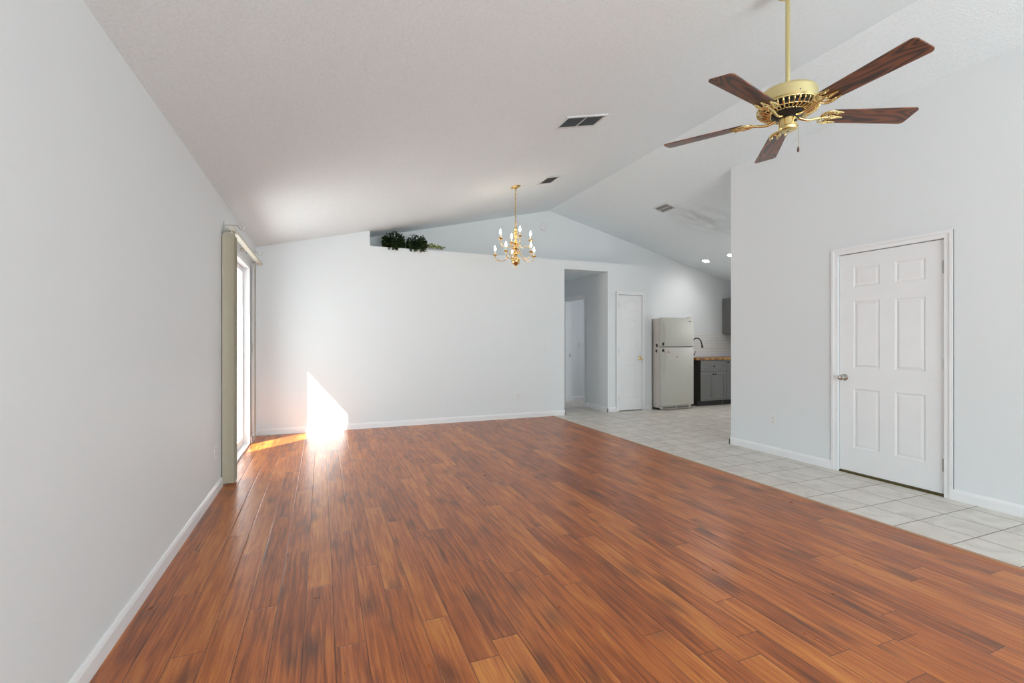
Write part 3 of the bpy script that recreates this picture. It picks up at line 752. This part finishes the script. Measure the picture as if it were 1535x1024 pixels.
R0, R1 = 0.215, 0.665
PITCH = math.radians(-11)
def blade_bm():
    bm = BM(); n = 7
    w0, w1 = 0.050, 0.066; c = 0.022
    out = []
    def arc(cx, cy, r, a0, a1):
        return [(cx + r * math.cos(a0 + (a1 - a0) * i / n), cy + r * math.sin(a0 + (a1 - a0) * i / n)) for i in range(n + 1)]
    out += arc(R1 - c, -w1 + c, c, -PI / 2, 0) + arc(R1 - c, w1 - c, c, 0, PI / 2)
    out += arc(R0 + 0.015, w0 - 0.015, 0.015, PI / 2, PI) + arc(R0 + 0.015, -w0 + 0.015, 0.015, PI, 1.5 * PI)
    prism(bm, out, 'z', -0.003, 0.003)
    return bm
def iron_bm():
    """ornate blade iron: arm plus scrolled leaf, slightly below the blade"""
    bm = BM()
    tube(bm, smoothpts([(0.060, 0, -0.010), (0.085, 0, -0.020), (0.115, 0, -0.022), (0.150, 0, -0.014), (0.185, 0, -0.008), (0.215, 0, -0.006)], 4), [0.0085] * 4 + [0.0075] * 17, 10)
    zz = -0.0065
    for s in (1, -1):
        tube(bm, smoothpts([(0.175, 0.0, -0.010), (0.178, s * 0.022, zz), (0.190, s * 0.042, zz), (0.215, s * 0.050, zz), (0.245, s * 0.046, zz), (0.275, s * 0.040, zz)], 4), [0.0055] * 8 + [0.005] * 8 + [0.0045] * 5, 8)
        tube(bm, smoothpts([(0.275, s * 0.040, zz), (0.250, s * 0.034, zz), (0.228, s * 0.036, zz), (0.214, s * 0.026, zz), (0.224, s * 0.014, zz), (0.246, s * 0.010, zz)], 4), 0.0042, 8)
        tube(bm, smoothpts([(0.180, s * 0.004, zz), (0.196, s * 0.020, zz), (0.206, s * 0.034, zz), (0.222, s * 0.042, zz)], 4), 0.0036, 8)
        lathe(bm, [(0, -0.004), (0.007, -0.003), (0.008, 0.0), (0, 0.002)], (0.246, s * 0.036, zz - 0.003), 10)
    tube(bm, smoothpts([(0.205, 0.0, zz), (0.225, 0.008, zz), (0.262, 0.004, zz), (0.290, 0.0, zz)], 4), 0.0045, 8)
    tube(bm, smoothpts([(0.205, 0.0, zz), (0.225, -0.008, zz), (0.262, -0.004, zz), (0.290, 0.0, zz)], 4), 0.0045, 8)
    lathe(bm, [(0, -0.004), (0.007, -0.003), (0.008, 0.0), (0, 0.002)], (0.225, 0, zz - 0.003), 10)
    return bm
bb = blade_bm(); me_b = None
for i in range(5):
    a = math.radians(-94.72 + 72 * i)
    if i == 0:
        b0 = new_obj('blade', bb, M_BLADE, fan, False); i0 = new_obj('blade_iron', iron_bm(), M_BRASS, b0, True, 60); b = b0
    else:
        b = b0.copy(); COL.objects.link(b); b.parent = fan; ii = i0.copy(); COL.objects.link(ii); ii.parent = b
    b.rotation_euler = (Matrix.Rotation(a, 4, 'Z') @ Matrix.Rotation(PITCH, 4, 'X')).to_euler()

# ------------------------------------------------------------------ chandelier
CHX, CHY = 2.250, 5.438
zt = zceil(CHX)
ch = empty('chandelier', (CHX, CHY, zt), 'brass two-tier candle chandelier hanging from the sloped ceiling', 'chandelier')
Z = lambda z: z - zt     # world z -> local
k_ = math.atan((RZ - ZC) / (RX - XL))
bm = BM(); lathe(bm, [(0, -0.001), (0.064, -0.001), (0.066, -0.006), (0.055, -0.016), (0.03, -0.024), (0.010, -0.032), (0, -0.033)], seg=32, mat=Matrix.Rotation(-k_, 4, 'Y')); new_obj('canopy', bm, M_GOLD, ch, True)
bm = BM()
ztop, zbot = Z(zt - 0.03), Z(2.685); nl = 16; ll = (ztop - zbot) / nl
for i in range(nl):
    zc2 = ztop - (i + 0.5) * ll; hh = ll * 0.62; ww = 0.0085
    pts = []
    for k in range(14):
        t_ = 2 * PI * k / 14; u = ww * math.cos(t_); v = hh * math.sin(t_)
        pts.append((u, 0, zc2 + v) if i % 2 == 0 else (0, u, zc2 + v))
    tube(bm, pts, 0.0026, 6, True)
new_obj('chain', bm, M_GOLD, ch, True, 60)
bm = BM(); tube(bm, smoothpts([(0.004, 0.002, ztop), (-0.004, 0.004, (ztop + zbot) / 2), (0.004, -0.002, zbot)], 6), 0.0022, 6); new_obj('cord', bm, simple('brown_cord', srgb(120, 86, 50), 0.6), ch)
col = [(0, 2.690), (0.006, 2.688), (0.010, 2.670), (0.006, 2.655), (0.018, 2.645), (0.024, 2.632), (0.015, 2.612), (0.022, 2.602), (0.030, 2.585), (0.026, 2.565), (0.012, 2.552), (0.020, 2.545), (0.021, 2.480), (0.014, 2.470),
       (0.030, 2.462), (0.034, 2.452), (0.020, 2.440), (0.014, 2.428), (0.030, 2.415), (0.038, 2.400), (0.034, 2.382), (0.018, 2.370), (0.013, 2.352), (0.024, 2.340), (0.034, 2.325), (0.030, 2.305), (0.012, 2.292), (0.012, 2.280),
       (0.036, 2.270), (0.052, 2.248), (0.056, 2.225), (0.050, 2.200), (0.032, 2.182), (0.012, 2.172), (0.007, 2.160), (0.010, 2.150), (0.006, 2.135), (0, 2.125)]
bm = BM(); lathe(bm, [(r, Z(z)) for r, z in col[::-1]], seg=28); new_obj('column', bm, M_GOLD, ch, True, 50)
bm = BM(); tube(bm, [(0.012 * math.cos(2 * PI * k / 14), 0, Z(2.695) + 0.012 * math.sin(2 * PI * k / 14)) for k in range(14)], 0.003, 6, True); new_obj('loop', bm, M_GOLD, ch, True, 60)
cY, sY = math.cos(YAW), math.sin(YAW)
def chand_arm(th, R, zc_cup, z_att, dip):
    # th: angle from image-right toward depth (world = right*cos + fwd*sin)
    wx = math.cos(th) * cY + math.sin(th) * sY; wy = -math.cos(th) * sY + math.sin(th) * cY
    P = lambda r, z: (r * wx, r * wy, Z(z))
    bm = BM()
    tube(bm, smoothpts([P(0.02, z_att), P(0.05, z_att + 0.018), P(0.085, z_att - 0.01), P(0.12, dip + 0.008), P(0.165, dip - 0.012), P(R - 0.025, dip), P(R - 0.003, dip + (zc_cup - dip) * 0.45), P(R, zc_cup - 0.006)], 5), 0.0048, 8)
    tube(bm, smoothpts([P(0.03, z_att + 0.04), P(0.055, z_att + 0.055), P(0.07, z_att + 0.035), P(0.055, z_att + 0.018)], 4), 0.0035, 6)
    arm = new_obj('arm', bm, M_GOLD, ch, True, 60)
    bm = BM(); lathe(bm, [(0, -0.022), (0.008, -0.016), (0.006, -0.008), (0.024, -0.004), (0.032, 0.004), (0.030, 0.007), (0.012, 0.003), (0.012, 0.014), (0, 0.014)], P(R, zc_cup), 18); new_obj('candle_cup', bm, M_GOLD, arm, True, 50)
    bm = BM(); lathe(bm, [(0, 0.012), (0.0105, 0.012), (0.0105, 0.058), (0, 0.058)], P(R, zc_cup), 14); new_obj('candle_sleeve', bm, M_IVORY, arm, True)
    bm = BM(); lathe(bm, [(0, 0.056), (0.008, 0.060), (0.0125, 0.072), (0.013, 0.083), (0.009, 0.099), (0.004, 0.114), (0, 0.126)], P(R, zc_cup), 14); b = new_obj('flame_bulb', bm, M_BULB, arm, True, 80); b['label'] = 'lit flame-shaped bulb'
for th in (99, 171, 243, 315, 27): chand_arm(math.radians(th), 0.262, 2.305, 2.315, 2.245)
for th in (285, 15, 105, 195): chand_arm(math.radians(th), 0.195, 2.495, 2.40, 2.41)
add_light('chandelier_glow', 'POINT', (CHX, CHY, 2.62), (0, 0, 0), 2.2, (1, 0.85, 0.65), shadow_soft_size=0.2)

# ------------------------------------------------------------------ ivy on the ledge
def leaf(bm, p, d, size, mi=0):
    """five-lobed ivy leaf, folded a little"""
    d = Vector(d).normalized(); up = Vector((random.uniform(-1, 1), random.uniform(-1, 1), random.uniform(0, 1))).normalized()
    x = d.cross(up)
    if x.length < 0.05: x = d.cross(Vector((1, 0, 0)))
    x.normalize(); n = x.cross(d).normalized(); p = Vector(p)
    prof = [(0.0, 0.0), (0.30, -0.10), (0.52, 0.12), (0.34, 0.30), (0.44, 0.58), (0.20, 0.60), (0.0, 1.05)]
    mid = [bm.verts.new(p), bm.verts.new(p + d * size * 0.45 + n * size * 0.06), bm.verts.new(p + d * size * 1.05)]
    for s in (1, -1):
        vs = [bm.verts.new(p + x * (s * a * size) + d * (b * size) + n * (abs(a) * size * 0.35)) for a, b in prof[1:6]]
        f = bm.faces.new([mid[0]] + vs + [mid[2], mid[1]] if s == 1 else [mid[1], mid[2]] + vs[::-1] + [mid[0]]); f.material_index = mi
def ivy(x, hw, top, label, pale_trail=False):
    e = empty('potted_ivy', (x, 7.02, LEDGE), label, 'ivy plant', 'trailing ivy plants on the ledge')
    bm = BM(); lathe(bm, [(0, 0.001), (0.07, 0.001), (0.09, 0.09), (0.094, 0.095), (0.08, 0.095), (0.07, 0.085), (0, 0.085)], seg=20); new_obj('planter', bm, M_BASKET, e, True)
    bmS = BM(); bm = BM()
    for i in range(620):
        a = random.uniform(-1, 1); b = random.uniform(-1, 1); c = random.uniform(0, 1)
        px = a * hw; py = -0.04 + b * 0.09; hmax = top * (1 - 0.35 * a * a) * (0.72 + 0.28 * math.sin(i))
        pz = 0.02 + c * hmax
        pz = min(pz, zceil(x + px) - LEDGE - 0.06)
        leaf(bm, (px, py, pz), (a + random.uniform(-.6, .6), -0.7 + b * .5, random.uniform(-0.9, 0.4)), random.uniform(0.028, 0.048))
    for i in range(9):
        x0 = random.uniform(-hw * 0.9, hw * 0.9)
        L_ = random.uniform(0.005, 0.035)
        P = smoothpts([(x0 * 0.6, -0.05, 0.10), (x0, -0.10, 0.09), (x0, -0.150, 0.04), (x0 + random.uniform(-.02, .02), -0.158, -L_)], 4)
        tube(bmS, P, 0.0018, 5)
        for q in P[2:]:
            for _ in range(2): leaf(bm, q + Vector((random.uniform(-.015, .015), random.uniform(-0.012, 0), random.uniform(-.01, .01))), (random.uniform(-1, 1), -0.5, random.uniform(-1, 0)), random.uniform(0.022, 0.034))
    new_obj('foliage', bm, M_LEAF, e); new_obj('stems', bmS, M_STEM, e)
    if pale_trail:
        bm = BM(); bmS = BM()
        for k in range(3):
            P = smoothpts([(0.05, -0.06, 0.09), (hw, -0.10, 0.07 - k * .015), (hw + 0.12, -0.13, 0.05 - k * 0.01), (hw + 0.21 + 0.02 * k, -0.17, 0.015)], 6)
            tube(bmS, P, 0.0018, 5)
            for q in P[3:]:
                for _ in range(3): leaf(bm, q + Vector((random.uniform(-.02, .02), random.uniform(-.02, .01), random.uniform(0.0, .035))), (random.uniform(-.4, 1), -0.5, random.uniform(-.6, .6)), random.uniform(0.022, 0.036))
        f = new_obj('trailing_foliage', bm, M_LEAF2, e); f['label'] = 'pale green trailing shoots'; new_obj('trailing_stems', bmS, M_STEM, e)
ivy(0.970, 0.136, 0.25, 'left of the two ivy plants on the ledge, taller with strands hanging over the edge')
ivy(1.302, 0.130, 0.23, 'right of the two ivy plants on the ledge, with pale shoots trailing right', True)

# ------------------------------------------------------------------ refrigerator
fr = empty('refrigerator', (5.535, 6.678, 0), 'bisque two-door top-freezer refrigerator between the closet and the counter', 'refrigerator')
FWd = 0.728; FHt = 1.640
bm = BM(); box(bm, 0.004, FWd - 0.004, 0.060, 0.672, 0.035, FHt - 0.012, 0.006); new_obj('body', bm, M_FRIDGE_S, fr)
bm = BM(); box(bm, 0.02, FWd - 0.02, 0.050, 0.060, 0.09, FHt - 0.02); new_obj('gasket', bm, M_GASKET, fr)
def fdoor(name, z0, z1):
    bm = BM(); box(bm, 0.0, FWd, 0.0, 0.052, z0, z1, 0.010); return new_obj(name, bm, M_FRIDGE, fr, True, 40)
fz = fdoor('freezer_door', 1.125, FHt); ff = fdoor('fridge_door', 0.075, 1.113)
def handle(z0, z1, flare, par):
    bm = BM(); s = 1 if flare == 'down' else -1
    N = 12; pts = []
    za, zb = (z1, z0) if flare == 'down' else (z0, z1)
    for i in range(N + 1):
        t_ = i / N; z = za + (zb - za) * t_
        pts.append((0.062 + 0.018 * math.sin(PI * t_) * (1 if flare == 'down' else .6), -0.008 - 0.034 * math.sin(PI * min(1, t_ * 1.02)) ** 0.5 if 0 < t_ < 1 else -0.002, z))
    tube(bm, smoothpts(pts, 2), 0.0105, 10)
    new_obj('handle', bm, M_FRIDGE_S, par, True)
handle(0.62, 1.09, 'down', ff); handle(1.15, 1.56, 'up', fz)
bm = BM(); box(bm, 0.02, FWd - 0.06, 0.022, 0.058, 0.012, 0.068, 0.004); g = new_obj('toe_grille', bm, M_FRIDGE_S, fr)
bm = BM()
for k in range(34):
    if k in (17,): continue
    box(bm, 0.05 + k * 0.0172, 0.05 + k * 0.0172 + 0.011, 0.019, 0.0225, 0.026, 0.056)
new_obj('grille_slots', bm, M_GASKET, g)
bm = BM()
for xx in (0.05, FWd - 0.05):
    for yy in (0.08, 0.62): lathe(bm, [(0, 0), (0.018, 0), (0.018, 0.036), (0, 0.036)], (xx, yy, 0), 12)
new_obj('feet', bm, M_BLACK, fr)
bm = BM(); lathe(bm, [(0, 0), (0.020, 0), (0.017, 0.003), (0, 0.0035)], seg=20, mat=Matrix.Translation((0.640, -0.0002, 1.578)) @ Matrix.Diagonal((1.3, 1, 0.55, 1)) @ Matrix.Rotation(PI / 2, 4, 'X')); new_obj('badge', bm, M_LOGO, fz, True)
bm = BM(); box(bm, FWd - 0.10, FWd - 0.01, 0.01, 0.07, FHt + 0.0, FHt + 0.012, 0.003); new_obj('hinge_cover', bm, M_FRIDGE_S, fr)
# magnets and stickers rest on the fridge: things of their own
def magnet(p, rz, label):
    bm = BM(); lathe(bm, [(0, 0), (0.016, 0.0), (0.017, 0.006), (0.012, 0.013), (0.0, 0.015)], seg=16, mat=Matrix.Diagonal((1.35, 1, 1.7, 1)) @ Matrix.Rotation(PI / 2, 4, 'X'))
    o = new_obj('fridge_magnet', bm, M_BLACK, None, True); o.location = p; o.rotation_euler = (0, 0, rz); tag(o, label, 'magnet', 'black magnets on the fridge')
magnet((5.572, 6.6775, 1.172), 0, 'black magnet at the lower left corner of the freezer door')
magnet((5.572, 6.6775, 1.058), 0, 'black magnet at the upper left corner of the large fridge door')
magnet((5.5390, 6.80, 1.145), -PI / 2, 'upper of two black magnets on the side of the fridge')
magnet((5.5390, 6.81, 1.045), -PI / 2, 'lower of two black magnets on the side of the fridge')
def sticker(x, z, w, h, label, m):
    bm = BM(); box(bm, x - w / 2, x + w / 2, 6.6755, 6.6778, z - h / 2, z + h / 2); o = new_obj('fridge_sticker', bm, M_STICKW); tag(o, label, 'magnet', 'small picture magnets on the fridge')
    bm = BM()
    for i in range(3):
        for j in range(2):
            if (i + j) % 2 == m: box(bm, x - w * .42 + i * w * .29, x - w * .42 + (i + .85) * w * .29, 6.6745, 6.6756, z - h * .4 + j * h * .42, z - h * .4 + (j + .9) * h * .42)
    new_obj('print', bm, M_STICK, o)
sticker(5.690, 1.035, 0.060, 0.048, 'small brown and white picture magnet near the fridge door top', 0)
sticker(5.880, 0.940, 0.056, 0.036, 'small brown picture magnet in the upper middle of the fridge door', 1)

# ------------------------------------------------------------------ kitchen base cabinets
def shaker(par, name, x0, x1, z0, z1, y, mat=M_CAB):
    w, h = x1 - x0 - 0.004, z1 - z0 - 0.004; fw = min(0.055, h * 0.3)
    bm = BM(); panel_front(bm, w, h, 0.019, [0, fw, w - fw, w], [0, fw, h - fw, h], {(1, 1)}, rec=0.007, ins=0.003, raised=False)
    o = new_obj(name, bm, mat, par); o.location = (x0 + 0.002, y, z0 + 0.002); return o
def cab_knob(par, x, z):
    bm = BM(); lathe(bm, [(0, 0), (0.007, 0), (0.006, 0.012), (0.014, 0.018), (0.0155, 0.024), (0.010, 0.029), (0, 0.030)], seg=14, mat=Matrix.Rotation(PI / 2, 4, 'X')); o = new_obj('knob', bm, M_BLACK, par, True); o.location = (x, 0, z)
def base_cab(x0, x1, label, doors, knob_sides):
    e = empty('base_cabinet', (x0, 6.80, 0), label, 'kitchen cabinet', 'grey base cabinets'); w = x1 - x0
    bm = BM(); box(bm, 0.016, w, 0.0, 0.565, 0.10, 0.862); box(bm, 0.016, w, 0.075, 0.56, 0.0, 0.10, mi=1)
    new_obj('carcass', bm, [M_CAB, M_TOE], e)
    bm = BM(); box(bm, 0.0, 0.016, 0.0, 0.565, 0.10, 0.862); box(bm, 0.0, 0.016, 0.075, 0.565, 0, 0.10); new_obj('side_panel', bm, M_CAB_SHADE if x0 < 6.6 else M_CAB, e)
    if doors == 2:
        dr = shaker(e, 'drawer', 0.0, w, 0.655, 0.840, -0.0195); cab_knob(dr, w / 2, 0.092)
        a = shaker(e, 'cabinet_door', 0.0, w / 2, 0.115, 0.645, -0.0195); cab_knob(a, w / 2 - 0.03, 0.485)
        b = shaker(e, 'cabinet_door', w / 2, w, 0.115, 0.645, -0.0195); cab_knob(b, 0.03, 0.485)
    else:
        a = shaker(e, 'cabinet_door', 0.0, w, 0.115, 0.840, -0.0195); cab_knob(a, 0.035, 0.70)
base_cab(6.530, 7.150, 'grey shaker base cabinet with one drawer over two doors right of the fridge', 2, None)
base_cab(7.153, 7.620, 'grey shaker base cabinet with one tall door at the wall edge', 1, None)
bm = BM(); box(bm, 6.42, 7.915, 6.775, YG - 0.010, 0.866, 0.906, 0.004)
o = new_obj('countertop', bm, M_BUTCHER); tag(o, 'butcher block wood countertop right of the fridge', 'countertop')
bm = BM(); box(bm, 5.49, XK - 0.001, YG - 0.008, YG - 0.0005, 0.985, 1.39)
struct('trim_5', bm, M_SUBWAY, 'white subway tile backsplash behind the kitchen counter', 'backsplash')
bm = BM(); box(bm, 5.49, XK - 0.001, YG - 0.0095, YG - 0.0005, 0.907, 0.984, 0.001)
struct('trim_6', bm, simple('blue_white_trim', (0.80, 0.82, 0.88, 1), 0.2), 'glossy white strip between the countertop and the backsplash tiles', 'backsplash')

# upper cabinet on the far right kitchen wall
uc = empty('wall_cabinet', (7.68, 7.36, 1.358), 'grey shaker wall cabinet at the upper right of the kitchen', 'kitchen cabinet')
bm = BM(); box(bm, 0.0, 0.238, -0.90, 0.0, 0.0, 0.737, 0.002); new_obj('cabinet_body', bm, M_CAB, uc)
for k in range(2):
    w = 0.446; h = 0.72; bm = BM(); panel_front(bm, w, h, 0.019, [0, 0.055, w - 0.055, w], [0, 0.055, h - 0.055, h], {(1, 1)}, rec=0.007, ins=0.003, raised=False)
    d = new_obj('cabinet_door', bm, M_CAB, uc); d.rotation_euler = (0, 0, -PI / 2); d.location = (-0.0195, -0.002 - k * 0.449, 0.008)

# ------------------------------------------------------------------ faucet
fa = empty('kitchen_faucet', (6.73, 7.22, 0.906), 'black gooseneck kitchen faucet on the butcher block beside the fridge', 'faucet')
bm = BM(); lathe(bm, [(0, 0), (0.027, 0), (0.027, 0.006), (0.019, 0.012), (0.018, 0.10), (0.012, 0.105), (0, 0.105)], seg=20); new_obj('base', bm, M_BLACK, fa, True)
bm = BM(); arc = [(0, 0, 0.10), (0, 0, 0.26)] + [(0.11 - 0.11 * math.cos(PI * k / 10), -0.02 * k / 10, 0.26 + 0.115 * math.sin(PI * k / 10)) for k in range(1, 10)] + [(0.228, -0.02, 0.245)]
tube(bm, smoothpts(arc, 3), 0.011, 12); new_obj('spout', bm, M_BLACK, fa, True)
bm = BM(); tube(bm, [(0.226, -0.02, 0.255), (0.232, -0.02, 0.235), (0.240, -0.02, 0.20), (0.243, -0.02, 0.185)], [0.012, 0.014, 0.018, 0.021], 14); new_obj('spray_head', bm, M_BLACK, fa, True)
bm = BM(); tube(bm, [(0.012, 0, 0.045), (0.055, -0.005, 0.048)], 0.014, 12); tube(bm, [(0.048, -0.005, 0.05), (0.066, -0.008, 0.085), (0.078, -0.010, 0.115)], [0.007, 0.006, 0.005], 10); new_obj('lever_handle', bm, M_BLACK, fa, True)
